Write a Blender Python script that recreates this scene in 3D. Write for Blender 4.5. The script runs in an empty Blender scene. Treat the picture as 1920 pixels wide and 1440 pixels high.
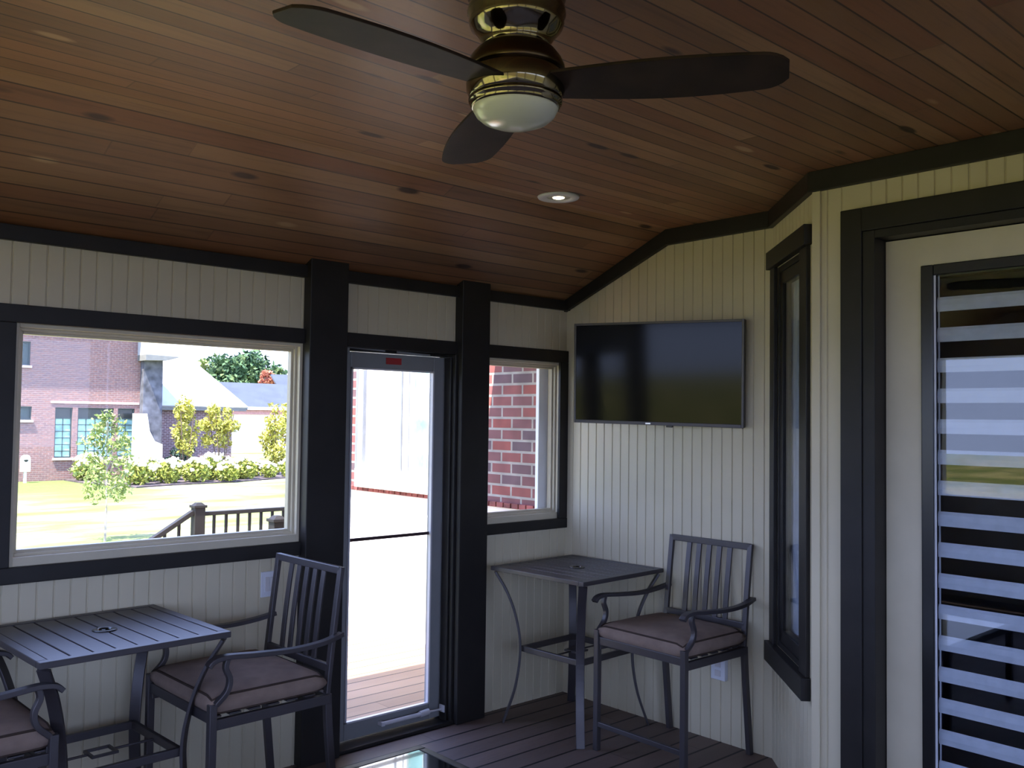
import bpy, math, random
from mathutils import Vector, Matrix

scene = bpy.context.scene
COL = scene.collection
PI = math.pi

# ------------------------------------------------------------------ mesh builder
class MB:
    def __init__(self):
        self.v = []; self.f = []; self.s = []
    def add(self, vs, fs, smooth=False):
        b = len(self.v)
        self.v += [tuple(p) for p in vs]
        for f in fs:
            self.f.append(tuple(i + b for i in f)); self.s.append(smooth)
    def hexa(self, p):
        self.add(p, [(0, 3, 2, 1), (4, 5, 6, 7), (0, 1, 5, 4), (1, 2, 6, 5), (2, 3, 7, 6), (3, 0, 4, 7)])
    def box(self, x0, x1, y0, y1, z0, z1):
        self.hexa([(x0, y0, z0), (x1, y0, z0), (x1, y1, z0), (x0, y1, z0), (x0, y0, z1), (x1, y0, z1), (x1, y1, z1), (x0, y1, z1)])
    def prism(self, poly, off):
        """extrude a planar polygon (3D points) by vector off"""
        n = len(poly); off = Vector(off)
        vs = [Vector(p) for p in poly] + [Vector(p) + off for p in poly]
        fs = [tuple(range(n - 1, -1, -1)), tuple(range(n, 2 * n))]
        for i in range(n):
            j = (i + 1) % n
            fs.append((i, j, j + n, i + n))
        self.add(vs, fs)
    def tube(self, path, r, n=8, up=(0, 0, 1), wh=None, closed=False, smooth=True, taper=None):
        """sweep a round (r) or rectangular (wh = width, height) section along path"""
        P = [Vector(p) for p in path]; m = len(P); up = Vector(up).normalized()
        rings = []
        for i in range(m):
            if closed: t = P[(i + 1) % m] - P[i - 1]
            else: t = P[min(i + 1, m - 1)] - P[max(i - 1, 0)]
            t.normalize()
            a = t.cross(up)
            if a.length < 1e-4: a = t.cross(Vector((1, 0, 0)))
            a.normalize(); b = a.cross(t).normalized()
            k = taper[i] if taper else 1.0
            if wh:
                w, h = wh[0] / 2 * k, wh[1] / 2 * k
                rings.append([P[i] + a * sx * w + b * sy * h for sx, sy in ((-1, -1), (1, -1), (1, 1), (-1, 1))])
            else:
                rings.append([P[i] + a * math.cos(2 * PI * q / n) * r * k + b * math.sin(2 * PI * q / n) * r * k for q in range(n)])
        if wh: n = 4; smooth = False
        vs = [p for rg in rings for p in rg]; fs = []
        for i in range(m if closed else m - 1):
            j = (i + 1) % m
            for q in range(n):
                q2 = (q + 1) % n
                fs.append((i * n + q, i * n + q2, j * n + q2, j * n + q))
        self.add(vs, fs, smooth)
        if not closed:
            self.add(rings[0], [tuple(range(n - 1, -1, -1))]); self.add(rings[-1], [tuple(range(n))])
    def lathe(self, prof, n=40, c=(0, 0, 0), smooth=True):
        vs = []; fs = []; m = len(prof)
        for r, z in prof:
            for q in range(n):
                a = 2 * PI * q / n
                vs.append((c[0] + r * math.cos(a), c[1] + r * math.sin(a), c[2] + z))
        for i in range(m - 1):
            for q in range(n):
                q2 = (q + 1) % n
                fs.append((i * n + q, i * n + q2, (i + 1) * n + q2, (i + 1) * n + q))
        fs.append(tuple(range(n - 1, -1, -1))); fs.append(tuple((m - 1) * n + q for q in range(n)))
        self.add(vs, fs, smooth)
    def grid(self, fn, nu, nv, smooth=True):
        vs = [fn(i / nu, j / nv) for j in range(nv + 1) for i in range(nu + 1)]; w = nu + 1
        self.add(vs, [(j * w + i, j * w + i + 1, (j + 1) * w + i + 1, (j + 1) * w + i) for j in range(nv) for i in range(nu)], smooth)
    def ball(self, c, r, n=6, m=4):
        rx, ry, rz = r if isinstance(r, tuple) else (r, r, r)
        vs = [(c[0], c[1], c[2] - rz)]; fs = []
        for j in range(1, m):
            t = PI * j / m
            for i in range(n):
                a = 2 * PI * i / n
                vs.append((c[0] + rx * math.sin(t) * math.cos(a), c[1] + ry * math.sin(t) * math.sin(a), c[2] - rz * math.cos(t)))
        vs.append((c[0], c[1], c[2] + rz)); L = len(vs) - 1
        for i in range(n):
            i2 = (i + 1) % n
            fs.append((0, 1 + i2, 1 + i))
            for j in range(m - 2): fs.append((1 + j * n + i, 1 + j * n + i2, 1 + (j + 1) * n + i2, 1 + (j + 1) * n + i))
            fs.append((L, 1 + (m - 2) * n + i, 1 + (m - 2) * n + i2))
        self.add(vs, fs, True)
    def build(self, name, mat, parent=None, bevel=0.0, seg=2, label=None, kind=None, subsurf=0):
        me = bpy.data.meshes.new(name)
        me.from_pydata(self.v, [], self.f); me.update()
        me.polygons.foreach_set('use_smooth', self.s)
        o = bpy.data.objects.new(name, me); COL.objects.link(o)
        me.materials.append(mat)
        if parent: o.parent = parent
        if subsurf:
            m = o.modifiers.new('sub', 'SUBSURF'); m.levels = subsurf; m.render_levels = subsurf
        if bevel:
            m = o.modifiers.new('bevel', 'BEVEL'); m.width = bevel; m.segments = seg; m.limit_method = 'ANGLE'; m.angle_limit = math.radians(50)
        if label: o['label'] = label
        if kind: o['kind'] = kind
        return o

def struct(mb, name, mat, bevel=0.0, label=None, parent=None):
    return mb.build(name, mat, parent, bevel, label=label, kind=None if parent else 'structure')

def thing(name, label, cat, loc=(0, 0, 0), rz=0.0, group=None, kind=None):
    o = bpy.data.objects.new(name, None); COL.objects.link(o)
    o.empty_display_size = 0.1
    o.location = loc; o.rotation_euler = (0, 0, rz)
    if label: o['label'] = label
    if cat: o['category'] = cat
    if group: o['group'] = group
    if kind: o['kind'] = kind
    return o

def tag(o, label, cat, group=None):
    o['label'] = label; o['category'] = cat
    if group: o['group'] = group
    return o

def copy_tree(src, loc, rz, label, group=None):
    r = src.copy(); COL.objects.link(r); r.location = loc; r.rotation_euler = (0, 0, rz); r['label'] = label
    if group: r['group'] = group
    for ch in list(src.children):
        c = ch.copy(); COL.objects.link(c); c.parent = r
        for g in list(ch.children):
            d = g.copy(); COL.objects.link(d); d.parent = c
    return r

# ------------------------------------------------------------------ materials
class NT:
    def __init__(self, name):
        self.m = bpy.data.materials.new(name); self.m.use_nodes = True
        self.t = self.m.node_tree; self.n = self.t.nodes; self.b = self.n['Principled BSDF']; self.out = self.n['Material Output']
    def new(self, typ, **kw):
        n = self.n.new(typ)
        for k, v in kw.items():
            if k in n.inputs: n.inputs[k].default_value = v
            else: setattr(n, k, v)
        return n
    def link(self, a, b): self.t.links.new(a, b)
    def math(self, op, a, b=None, c=None):
        n = self.n.new('ShaderNodeMath'); n.operation = op
        for i, x in enumerate((a, b, c)):
            if x is None: continue
            if isinstance(x, (int, float)): n.inputs[i].default_value = x
            else: self.link(x, n.inputs[i])
        return n.outputs[0]
    def mix(self, fac, a, b, blend='MIX'):
        n = self.n.new('ShaderNodeMix'); n.data_type = 'RGBA'; n.blend_type = blend
        for i, x in ((0, fac), (6, a), (7, b)):
            if isinstance(x, (int, float)): n.inputs[i].default_value = x
            elif isinstance(x, tuple): n.inputs[i].default_value = (*x, 1)[:4]
            else: self.link(x, n.inputs[i])
        return n.outputs[2]
    def ramp(self, fac, stops):
        n = self.n.new('ShaderNodeValToRGB'); e = n.color_ramp.elements
        while len(e) < len(stops): e.new(0.5)
        for i, (p, c) in enumerate(stops):
            e[i].position = p; e[i].color = (*c, 1)
        self.link(fac, n.inputs[0]); return n.outputs[0]
    def coord(self, which='Object'):
        return self.n.new('ShaderNodeTexCoord').outputs[which]
    def sep(self, v):
        n = self.n.new('ShaderNodeSeparateXYZ'); self.link(v, n.inputs[0]); return n.outputs
    def comb(self, x, y, z):
        n = self.n.new('ShaderNodeCombineXYZ')
        for i, a in enumerate((x, y, z)):
            if isinstance(a, (int, float)): n.inputs[i].default_value = a
            else: self.link(a, n.inputs[i])
        return n.outputs[0]
    def noise(self, vec, scale, detail=3, rough=.5):
        n = self.new('ShaderNodeTexNoise', Scale=scale, Detail=detail, Roughness=rough)
        self.link(vec, n.inputs['Vector']); return n.outputs[0]
    def white(self, vec):
        n = self.n.new('ShaderNodeTexWhiteNoise'); n.noise_dimensions = '3D'; self.link(vec, n.inputs['Vector']); return n.outputs[0]
    def bump(self, h, strength=.3, dist=.01):
        n = self.new('ShaderNodeBump', Strength=strength, Distance=dist); self.link(h, n.inputs['Height']); self.link(n.outputs[0], self.b.inputs['Normal'])

def pbr(name, col, rough=.5, metal=0.0, var=.06, scale=6.0, spec=.5, bump=0.0, bscale=80, coat=0.0):
    k = NT(name); c = k.coord()
    nz = k.noise(c, scale, 4)
    lo = tuple(max(0, x * (1 - var * 2)) for x in col); hi = tuple(min(1, x * (1 + var * 2)) for x in col)
    k.link(k.ramp(nz, [(.3, lo), (.7, hi)]), k.b.inputs['Base Color'])
    k.b.inputs['Roughness'].default_value = rough; k.b.inputs['Metallic'].default_value = metal
    k.b.inputs['Specular IOR Level'].default_value = spec
    k.b.inputs['Coat Weight'].default_value = coat; k.b.inputs['Coat Roughness'].default_value = .08
    if bump: k.bump(k.noise(c, bscale, 3), bump, .004)
    return k.m

def glass(name, tint=(1, 1, 1), refl=1.0):
    """thin pane: clear transmission plus an angle-dependent mirror reflection, the same from both faces"""
    k = NT(name)
    tr = k.new('ShaderNodeBsdfTransparent', Color=(*tint, 1)); gl = k.new('ShaderNodeBsdfGlossy', Roughness=.01)
    ge = k.n.new('ShaderNodeNewGeometry'); dt = k.n.new('ShaderNodeVectorMath'); dt.operation = 'DOT_PRODUCT'
    k.link(ge.outputs['Normal'], dt.inputs[0]); k.link(ge.outputs['Incoming'], dt.inputs[1])
    c = k.math('SUBTRACT', 1.0, k.math('ABSOLUTE', dt.outputs['Value']))
    f = k.math('MULTIPLY', k.math('ADD', .04, k.math('MULTIPLY', .9, k.math('POWER', c, 5.0))), refl)
    mx = k.n.new('ShaderNodeMixShader')
    k.link(k.math('MINIMUM', f, 1.0), mx.inputs[0]); k.link(tr.outputs[0], mx.inputs[1]); k.link(gl.outputs[0], mx.inputs[2])
    k.link(mx.outputs[0], k.out.inputs[0]); return k.m

def brick(name, axis, c1, c2, mortar, bw=.21, rh=.075, ms=.011, rough=.85):
    k = NT(name); x, y, z = k.sep(k.coord())
    v = k.comb(x if axis == 'x' else y, z, 0.0)
    b = k.new('ShaderNodeTexBrick', Scale=1.0, **{'Mortar Size': ms, 'Brick Width': bw, 'Row Height': rh, 'Mortar Smooth': .15, 'Bias': 0.0})
    b.inputs['Color1'].default_value = (*c1, 1); b.inputs['Color2'].default_value = (*c2, 1); b.inputs['Mortar'].default_value = (*mortar, 1)
    k.link(v, b.inputs['Vector'])
    nz = k.noise(k.coord(), 9, 4)
    col = k.mix(.5, b.outputs[0], k.ramp(nz, [(.3, (.35, .35, .35)), (.7, (.75, .75, .75))]), 'OVERLAY')
    k.link(col, k.b.inputs['Base Color']); k.b.inputs['Roughness'].default_value = rough
    k.bump(k.math('SUBTRACT', 1.0, b.outputs[1]), .5, .01); return k.m

def plank(name, width, seglen, cols, groove=.05, gcol=.25, rough=.6, knots=True, grain=1.0, bumps=.5, coat=0.0, spec=.5, ofs=0.0):
    """boards running along object X, laid side by side along Y"""
    k = NT(name); x, y, z = k.sep(k.coord())
    yy = k.math('DIVIDE', k.math('ADD', y, ofs), width); row = k.math('FLOOR', yy); fy = k.math('FRACT', yy)
    r1 = k.white(k.comb(row, 3.1, 0.0))
    xs = k.math('ADD', k.math('DIVIDE', x, seglen), k.math('MULTIPLY', r1, 7.3))
    seg = k.math('FLOOR', xs); fx = k.math('FRACT', xs)
    r2 = k.white(k.comb(row, seg, 1.7)); r3 = k.white(k.comb(row, seg, 9.2))
    gv = k.comb(k.math('ADD', k.math('MULTIPLY', x, 1.3), k.math('MULTIPLY', r2, 31.0)), k.math('MULTIPLY', y, 26.0), k.math('MULTIPLY', r3, 13.0))
    gr = k.noise(gv, 1.6, 5, .6)
    base = k.ramp(r2, cols)
    g2 = k.ramp(gr, [(.25, (.62, .58, .54)), (.5, (1, 1, 1)), (.78, (1.0, .95, .88))])
    col = k.mix(grain, base, g2, 'MULTIPLY')
    blot = k.noise(k.comb(k.math('MULTIPLY', x, .8), k.math('MULTIPLY', y, 2.5), r2), 1.2, 3)
    col = k.mix(.55, col, k.ramp(blot, [(.3, (.55, .5, .46)), (.65, (1.0, 1.0, 1.0))]), 'MULTIPLY')
    if knots:
        vo = k.new('ShaderNodeTexVoronoi', Scale=1.0, Randomness=1.0)
        k.link(k.comb(k.math('MULTIPLY', x, 2.1), k.math('MULTIPLY', y, 6.5), 0.0), vo.inputs['Vector'])
        sel = k.math('GREATER_THAN', k.sep(vo.outputs['Color'])[0], .22)
        kn = k.math('MULTIPLY', k.math('SMOOTH_MIN', k.math('MAXIMUM', k.math('SUBTRACT', 1.0, k.math('MULTIPLY', vo.outputs['Distance'], 6.6)), 0.0), 1.0, .1), sel)
        kn = k.math('MINIMUM', k.math('MULTIPLY', kn, 2.6), 1.0)
        dark = k.math('GREATER_THAN', k.sep(vo.outputs['Color'])[1], .30)
        kc = k.mix(dark, (.40, .25, .14), (.030, .010, .006))
        col = k.mix(kn, col, kc)
    edge = k.math('MULTIPLY', k.math('LESS_THAN', fy, groove), 1.0)
    end = k.math('LESS_THAN', fx, .003 / seglen * 2)
    ge = k.math('MAXIMUM', edge, k.math('MULTIPLY', end, .35))
    col = k.mix(ge, col, k.mix(1.0, col, (gcol, gcol, gcol), 'MULTIPLY'))
    k.link(col, k.b.inputs['Base Color'])
    k.b.inputs['Specular IOR Level'].default_value = spec
    k.link(k.math('ADD', rough - .08, k.math('MULTIPLY', gr, .18)), k.b.inputs['Roughness'])
    k.b.inputs['Coat Weight'].default_value = coat; k.b.inputs['Coat Roughness'].default_value = .25
    h = k.math('SUBTRACT', k.math('MULTIPLY', gr, .08), ge)
    k.bump(h, bumps, .006); return k.m

def foliage_mat(name, stops, scale=3.0):
    k = NT(name); c = k.coord(); nz = k.noise(c, scale, 3, .7)
    k.link(k.ramp(nz, stops), k.b.inputs['Base Color']); k.b.inputs['Roughness'].default_value = .75
    k.b.inputs['Specular IOR Level'].default_value = .2
    return k.m

def emit(name, col, s):
    k = NT(name); e = k.new('ShaderNodeEmission', Strength=s); e.inputs[0].default_value = (*col, 1)
    k.link(e.outputs[0], k.out.inputs[0]); return k.m

M = {}
M['beige'] = pbr('beige_beadboard_paint', (.52, .465, .335), .5, var=.03, scale=2)
M['almond'] = pbr('almond_vinyl', (.50, .445, .33), .45, var=.03)
M['trim'] = pbr('dark_bronze_trim_paint', (.0175, .0155, .0148), .45, var=.08, spec=.25)
M['ceiling'] = plank('stained_pine_boards', .085, 2.6,
    [(0.0, (.20, .094, .044)), (.35, (.28, .14, .068)), (.6, (.345, .19, .097)), (.8, (.22, .088, .042)), (1.0, (.305, .15, .073))], groove=.075, gcol=.22, rough=.5, coat=.12)
M['floor'] = plank('dark_composite_decking', .142, 3.6,
    [(0.0, (.125, .088, .074)), (.5, (.165, .113, .094)), (1.0, (.14, .10, .084))], groove=.095, gcol=.05, rough=.55, knots=False, grain=.5, bumps=.7, ofs=.045)
M['deck'] = plank('brown_composite_deck', .142, 4.0,
    [(0.0, (.34, .205, .115)), (.5, (.40, .245, .14)), (1.0, (.37, .225, .125))], groove=.08, gcol=.2, rough=.7, knots=False, grain=.4, bumps=.6, ofs=.09)
M['metal'] = pbr('dark_powder_coated_metal', (.058, .051, .056), .42, metal=.4, var=.05, spec=.7)
M['railing'] = pbr('dark_brown_railing_paint', (.016, .014, .0135), .6, spec=.2)
M['cushion'] = pbr('taupe_woven_fabric', (.205, .150, .122), .92, var=.06, scale=14, spec=.15, bump=.25, bscale=380)
M['piping'] = pbr('dark_piping_cord', (.05, .035, .028), .9, spec=.1)
M['aluminium'] = pbr('grey_white_aluminium', (.21, .21, .215), .4, var=.03)
M['closer'] = pbr('pale_closer_enamel', (.55, .53, .55), .35, var=.02)
M['red'] = pbr('red_sticker', (.32, .02, .02), .5)
M['maroon'] = pbr('dark_maroon_bar', (.035, .014, .016), .5)
M['white'] = pbr('white_plastic', (.62, .64, .70), .4, var=.02)
M['slotdark'] = pbr('dark_slot', (.03, .03, .03), .6)
M['tvbody'] = pbr('black_gloss_bezel', (.008, .008, .009), .25, spec=.5)
M['screen'] = pbr('black_tv_screen', (.004, .004, .005), .08, spec=.14, var=.02)
M['silver'] = pbr('silver_badge', (.7, .7, .72), .3, metal=1.0)
M['glass'] = glass('clear_window_glass', refl=.35)
M['doorglass'] = glass('entry_door_glass', (.93, .95, .97), 1.0)
M['brass'] = pbr('polished_antique_bronze', (.20, .17, .115), .10, metal=1.0, var=.04)
M['bronze'] = pbr('brushed_bronze', (.085, .06, .038), .3, metal=1.0, var=.06)
M['blade'] = pbr('dark_walnut_blade', (.022, .013, .010), .6, var=.2, scale=9, spec=.2)
M['opal'] = pbr('opal_white_glass', (.62, .64, .56), .18, var=.01)
M['blind'] = pbr('pale_grey_shade_fabric', (.50, .53, .60), .8, var=.04, scale=20)
M['blackglass'] = pbr('black_glass_top', (.006, .006, .007), .02, spec=.9, var=.02, coat=1.0)
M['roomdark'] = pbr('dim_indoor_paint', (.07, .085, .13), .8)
M['roof'] = pbr('porch_roof_shingle', (.12, .11, .10), .9)
M['soffit'] = pbr('porch_soffit', (.45, .40, .30), .7)
M['ext_brick'] = brick('red_clinker_brick', 'y', (.235, .06, .046), (.10, .064, .07), (.29, .26, .22), bw=.205, rh=.0775, ms=.009)
M['lime'] = pbr('pale_limestone', (.80, .77, .72), .85, var=.04, bump=.2, bscale=30)
M['ext_white'] = pbr('white_exterior_trim', (.82, .82, .82), .5, var=.02)
M['gasket'] = pbr('grey_gasket', (.16, .17, .19), .6)
M['tealglass'] = pbr('teal_window_glass', (.22, .42, .40), .12, var=.25, scale=5)
M['h_brick'] = brick('pinkish_red_brick', 'x', (.215, .105, .088), (.16, .09, .092), (.22, .155, .14), bw=.24, rh=.085, ms=.016)
M['h_brick2'] = brick('wing_brick', 'x', (.15, .075, .08), (.11, .065, .075), (.30, .24, .24), bw=.24, rh=.085, ms=.016)
M['h_pane'] = pbr('green_leaded_pane', (.28, .50, .48), .2, var=.2, scale=2.2)
M['h_frame'] = pbr('dark_window_frame', (.03, .05, .05), .5)
M['h_sill'] = pbr('pinkish_stone_sill', (.55, .42, .40), .8)
M['stone'] = pbr('shaded_grey_stone', (.085, .088, .105), .9, var=.28, scale=3.0)
M['h_roof'] = pbr('pale_grey_shingles', (.42, .43, .46), .9, var=.05, scale=1.5)
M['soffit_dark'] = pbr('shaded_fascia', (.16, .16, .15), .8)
M['far_roof'] = pbr('slate_blue_shingles', (.035, .044, .062), .9, var=.08, scale=.8)
M['pink_band'] = pbr('rose_brick_band', (.42, .22, .23), .9)
M['mulch'] = pbr('dark_mulch', (.06, .045, .05), 1.0, var=.3, scale=4, bump=.5, bscale=12)
M['bark'] = pbr('pale_bark', (.34, .30, .25), .9, var=.15, scale=10)
M['bark_dark'] = pbr('brown_bark', (.13, .09, .06), .9, var=.15, scale=10)
G = foliage_mat
M['lf_young'] = G('yellow_green_leaves', [(.3, (.07, .12, .03)), (.5, (.19, .25, .07)), (.7, (.38, .38, .16))], 6)
M['lf_gold'] = G('golden_leaves', [(.3, (.14, .17, .03)), (.5, (.40, .38, .07)), (.7, (.58, .50, .11))], 5)
M['lf_hyd'] = G('lime_hydrangea_leaves', [(.3, (.07, .12, .02)), (.5, (.24, .27, .05)), (.7, (.40, .38, .08))], 5)
M['fl_white'] = G('cream_flower_heads', [(.3, (.62, .60, .45)), (.7, (.85, .83, .72))], 8)
M['lf_dark'] = G('dark_evergreen_leaves', [(.3, (.012, .03, .02)), (.7, (.05, .085, .06))], 5)
M['lf_tree'] = G('mid_green_leaves', [(.3, (.02, .045, .02)), (.5, (.05, .10, .045)), (.75, (.15, .18, .065))], .9)
M['lf_light'] = G('light_green_leaves', [(.3, (.11, .17, .05)), (.7, (.30, .34, .12))], 1.0)
M['lf_red'] = G('russet_leaves', [(.3, (.28, .09, .05)), (.7, (.45, .17, .11))], 1.2)

# lawn: mown grass with yellowish dry streaks
def lawn_mat():
    k = NT('sunlit_lawn'); c = k.coord(); x, y, z = k.sep(c)
    st = k.noise(k.comb(k.math('MULTIPLY', x, .22), k.math('MULTIPLY', y, .5), 0.0), 1.0, 4, .6)
    base = k.ramp(st, [(.36, (.09, .125, .033)), (.48, (.14, .16, .065)), (.63, (.27, .255, .155))])
    far = k.new('ShaderNodeMapRange', **{'From Min': 26.0, 'From Max': 33.0}); k.link(y, far.inputs[0])
    gg = k.math('MULTIPLY', far.outputs[0], k.math('LESS_THAN', x, 9.6))
    base = k.mix(gg, base, (.095, .135, .042))
    wood = k.new('ShaderNodeMapRange', **{'From Min': -14.0, 'From Max': -8.5}); k.link(y, wood.inputs[0])  # shade painted into the lawn behind the porch, cutting light bounced indoors
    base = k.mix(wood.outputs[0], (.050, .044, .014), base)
    side = k.new('ShaderNodeMapRange', **{'From Min': -8.0, 'From Max': -11.0}); k.link(x, side.inputs[0])  # lawn left of the porch tinted yellower to warm the light bounced indoors
    base = k.mix(side.outputs[0], base, k.mix(1.0, base, (1.0, .88, .48), 'MULTIPLY'))
    fine = k.noise(c, 18, 3)
    k.link(k.mix(.35, base, k.ramp(fine, [(.3, (.35, .35, .3)), (.7, (.8, .8, .75))]), 'OVERLAY'), k.b.inputs['Base Color'])
    k.b.inputs['Roughness'].default_value = .95; k.b.inputs['Specular IOR Level'].default_value = .1
    k.bump(fine, .4, .03); return k.m
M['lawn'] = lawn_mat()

# ------------------------------------------------------------------ room shell
ZC = 2.79          # flat ceiling
Z0 = 2.45          # ceiling at the window wall
YB = -0.80         # fold line of the ceiling
PITCH = .065       # bead spacing

def beads(mb, o, u, n, u0, u1, zb, zt, thick):
    """grooved beadboard panel on the plane o + s*u facing n, plus a backing slab"""
    o = Vector((o[0], o[1], 0)); u = Vector((u[0], u[1], 0)); n = Vector((n[0], n[1], 0))
    fz = zt if callable(zt) else (lambda s: zt)
    pts = [(u0, 0)]
    k = math.ceil((u0 + .005) / PITCH)
    while k * PITCH < u1 - .005:
        c = k * PITCH
        pts += [(c - .0045, 0), (c - .0015, -.005), (c + .0015, -.005), (c + .0045, 0)]; k += 1
    pts.append((u1, 0))
    pts = [p for p in pts if u0 - 1e-6 <= p[0] <= u1 + 1e-6]
    vs = []; fs = []
    for s, d in pts:
        p = o + u * s + n * d
        vs += [(p.x, p.y, zb), (p.x, p.y, fz(s))]
    flip = u.cross(Vector((0, 0, 1))).dot(n) < 0
    for i in range(len(pts) - 1):
        f = (2 * i, 2 * i + 2, 2 * i + 3, 2 * i + 1)
        fs.append(f[::-1] if flip else f)
    mb.add(vs, fs)
    a, b = o + u * u0 - n * .008, o + u * u1 - n * .008
    mids = sorted({u0, u1} | ({.80} if callable(zt) and u0 < .8 < u1 else set()))
    poly = [(a.x, a.y, zb), (b.x, b.y, zb)] + [((o + u * s - n * .008).x, (o + u * s - n * .008).y, fz(s)) for s in reversed(mids)]
    mb.prism(poly, -n * (thick - .008))

ceil_at = lambda s: ZC if s >= .8 else Z0 + (ZC - Z0) * s / .8

# window wall (plane y = 0)
w = MB(); A = ((0, 0), (-1, 0), (0, -1))
for u0, u1, zb, zt in ((0, .70, 0, 1.083), (0, .70, 2.055, Z0), (.0, .045, 1.083, 2.055), (.70, 1.86, 2.09, Z0),
                       (1.86, 6.2, 0, 1.083), (1.86, 6.2, 2.058, Z0), (3.165, 3.5, 1.083, 2.058), (5.9, 6.2, 1.083, 2.058)):
    beads(w, *A, u0, u1, zb, zt, .10)
struct(w, 'wall_back', M['beige'], label='cream beadboard wall with the windows and screen door')
# television wall (plane x = 0)
w = MB(); beads(w, (0, 0), (0, -1), (-1, 0), 0, 1.478, 0, ceil_at, .10)
struct(w, 'wall_right', M['beige'], label='cream beadboard wall behind the television')
# angled wall
q = 2 ** -.5
w = MB(); Cc = ((0, -1.478), (-q, -q), (-q, q))
for u0, u1, zb, zt in ((0, .10, 0, ZC), (.575, .741, 0, ZC), (.10, .575, 0, .593), (.10, .575, 2.48, ZC)):
    beads(w, *Cc, u0, u1, zb, zt, .10)
struct(w, 'wall_angled', M['beige'], label='narrow angled beadboard wall with slim window')
# entry wall (plane x = -.524)
XD = -.524; YD = -2.002
w = MB(); D = ((XD, YD), (0, -1), (-1, 0))
for u0, u1, zb, zt in ((0, .20, 0, ZC), (.20, 1.33, 2.52, ZC), (1.33, 4.6, 0, ZC)):
    beads(w, *D, u0, u1, zb, zt, .12)
struct(w, 'wall_entry', M['beige'], label='beadboard wall around the entry door')
# far left and front sides of the porch: knee walls, posts and headers around wide openings
w = MB()
w.box(-6.3, -6.2, -6.6, .1, 0, 1.0); w.box(-6.3, -6.2, -6.6, .1, 2.36, 2.95)
for y in (-6.55, -4.4, -2.2, -.05): w.box(-6.3, -6.2, y - .08, y + .08, 1.0, 2.36)
struct(w, 'wall_left', M['beige'])
w = MB()
w.box(-6.3, XD, -6.7, -6.6, 0, .9); w.box(-6.3, XD, -6.7, -6.6, 2.5, 2.95)
for x in (-6.2, -4.3, -2.4, XD - .1): w.box(x - .08, x + .08, -6.7, -6.6, .9, 2.5)
struct(w, 'wall_front', M['beige'])

# floor, ceiling, roof
f = MB(); f.box(-6.3, .1, -6.7, .06, -.04, 0); struct(f, 'floor', M['floor'], label='dark brown composite deck boards')
c = MB()
c.add([(-6.3, 0.02, Z0 - .0085), (.02, .02, Z0 - .0085), (.02, YB, ZC), (-6.3, YB, ZC), (.02, -6.7, ZC), (-6.3, -6.7, ZC)], [(0, 1, 2, 3), (3, 2, 4, 5)])
struct(c, 'ceiling', M['ceiling'], label='stained knotty pine board ceiling')
r = MB()
r.prism([(-7.0, -7.3, ZC + .16), (-7.0, YB, ZC + .16), (-7.0, .02, Z0 + .12), (-7.0, .715, 2.45), (-7.0, .715, 2.56), (-7.0, -3.0, 3.6), (-7.0, -7.3, 3.0)], (7.1, 0, 0))
struct(r, 'roof', M['roof'])

# crown trim
def trim(n, mb, bevel=.003, label=None): return struct(mb, 'trim_%d' % n, M['trim'], bevel, label)
t = MB(); t.prism([(-6.2, 0, 2.385), (-6.2, -.03, 2.385), (-6.2, -.03, 2.447), (-6.2, 0, 2.447)], (6.2, 0, 0)); trim(1, t, label='dark crown board above the windows')
t = MB()
t.prism([(0, 0, 2.378), (0, YB, 2.70), (0, -1.478, 2.703), (0, -1.478, ZC), (0, YB, ZC), (0, 0, Z0)], (-.03, 0, 0)); trim(2, t, label='dark crown board bending over the television wall')
t = MB(); e = .741 + .012
a = Vector((0, -1.478, 0)); d = Vector((-q, -q, 0)); nn = Vector((-q, q, 0))
t.prism([a - d * .012 + Vector((0, 0, 2.703)), a + d * e + Vector((0, 0, 2.703)), a + d * e + Vector((0, 0, ZC)), a - d * .012 + Vector((0, 0, ZC))], nn * .03); trim(3, t, label='dark crown board on the angled wall')
t = MB(); t.box(XD - .03, XD, -6.6, YD + .012, 2.703, ZC); trim(4, t, label='dark crown board above the entry door')

# posts
t = MB(); t.prism([(-1.872, -.065, 0), (-1.655, -.065, 0), (-1.655, -.065, ceil_at(.065)), (-1.872, -.065, ceil_at(.065))], (0, .19, 0)); trim(5, t, .004, 'thick dark post left of the screen door')
t = MB(); t.prism([(-.906, -.065, 0), (-.70, -.065, 0), (-.70, -.065, ceil_at(.065)), (-.906, -.065, ceil_at(.065))], (0, .19, 0)); trim(6, t, .004, 'thick dark post right of the screen door')
# header above the screen door
t = MB(); t.box(-1.655, -.906, -.02, .12, 2.058, 2.131); trim(7, t, label='dark header board above the screen door')
# corner board between the angled wall and the entry wall
t = MB(); t.box(XD - .012, XD, YD - .035, YD + .003, 0, 2.703); struct(t, 'trim_8', M['beige'], .002, 'narrow cream corner board')

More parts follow.
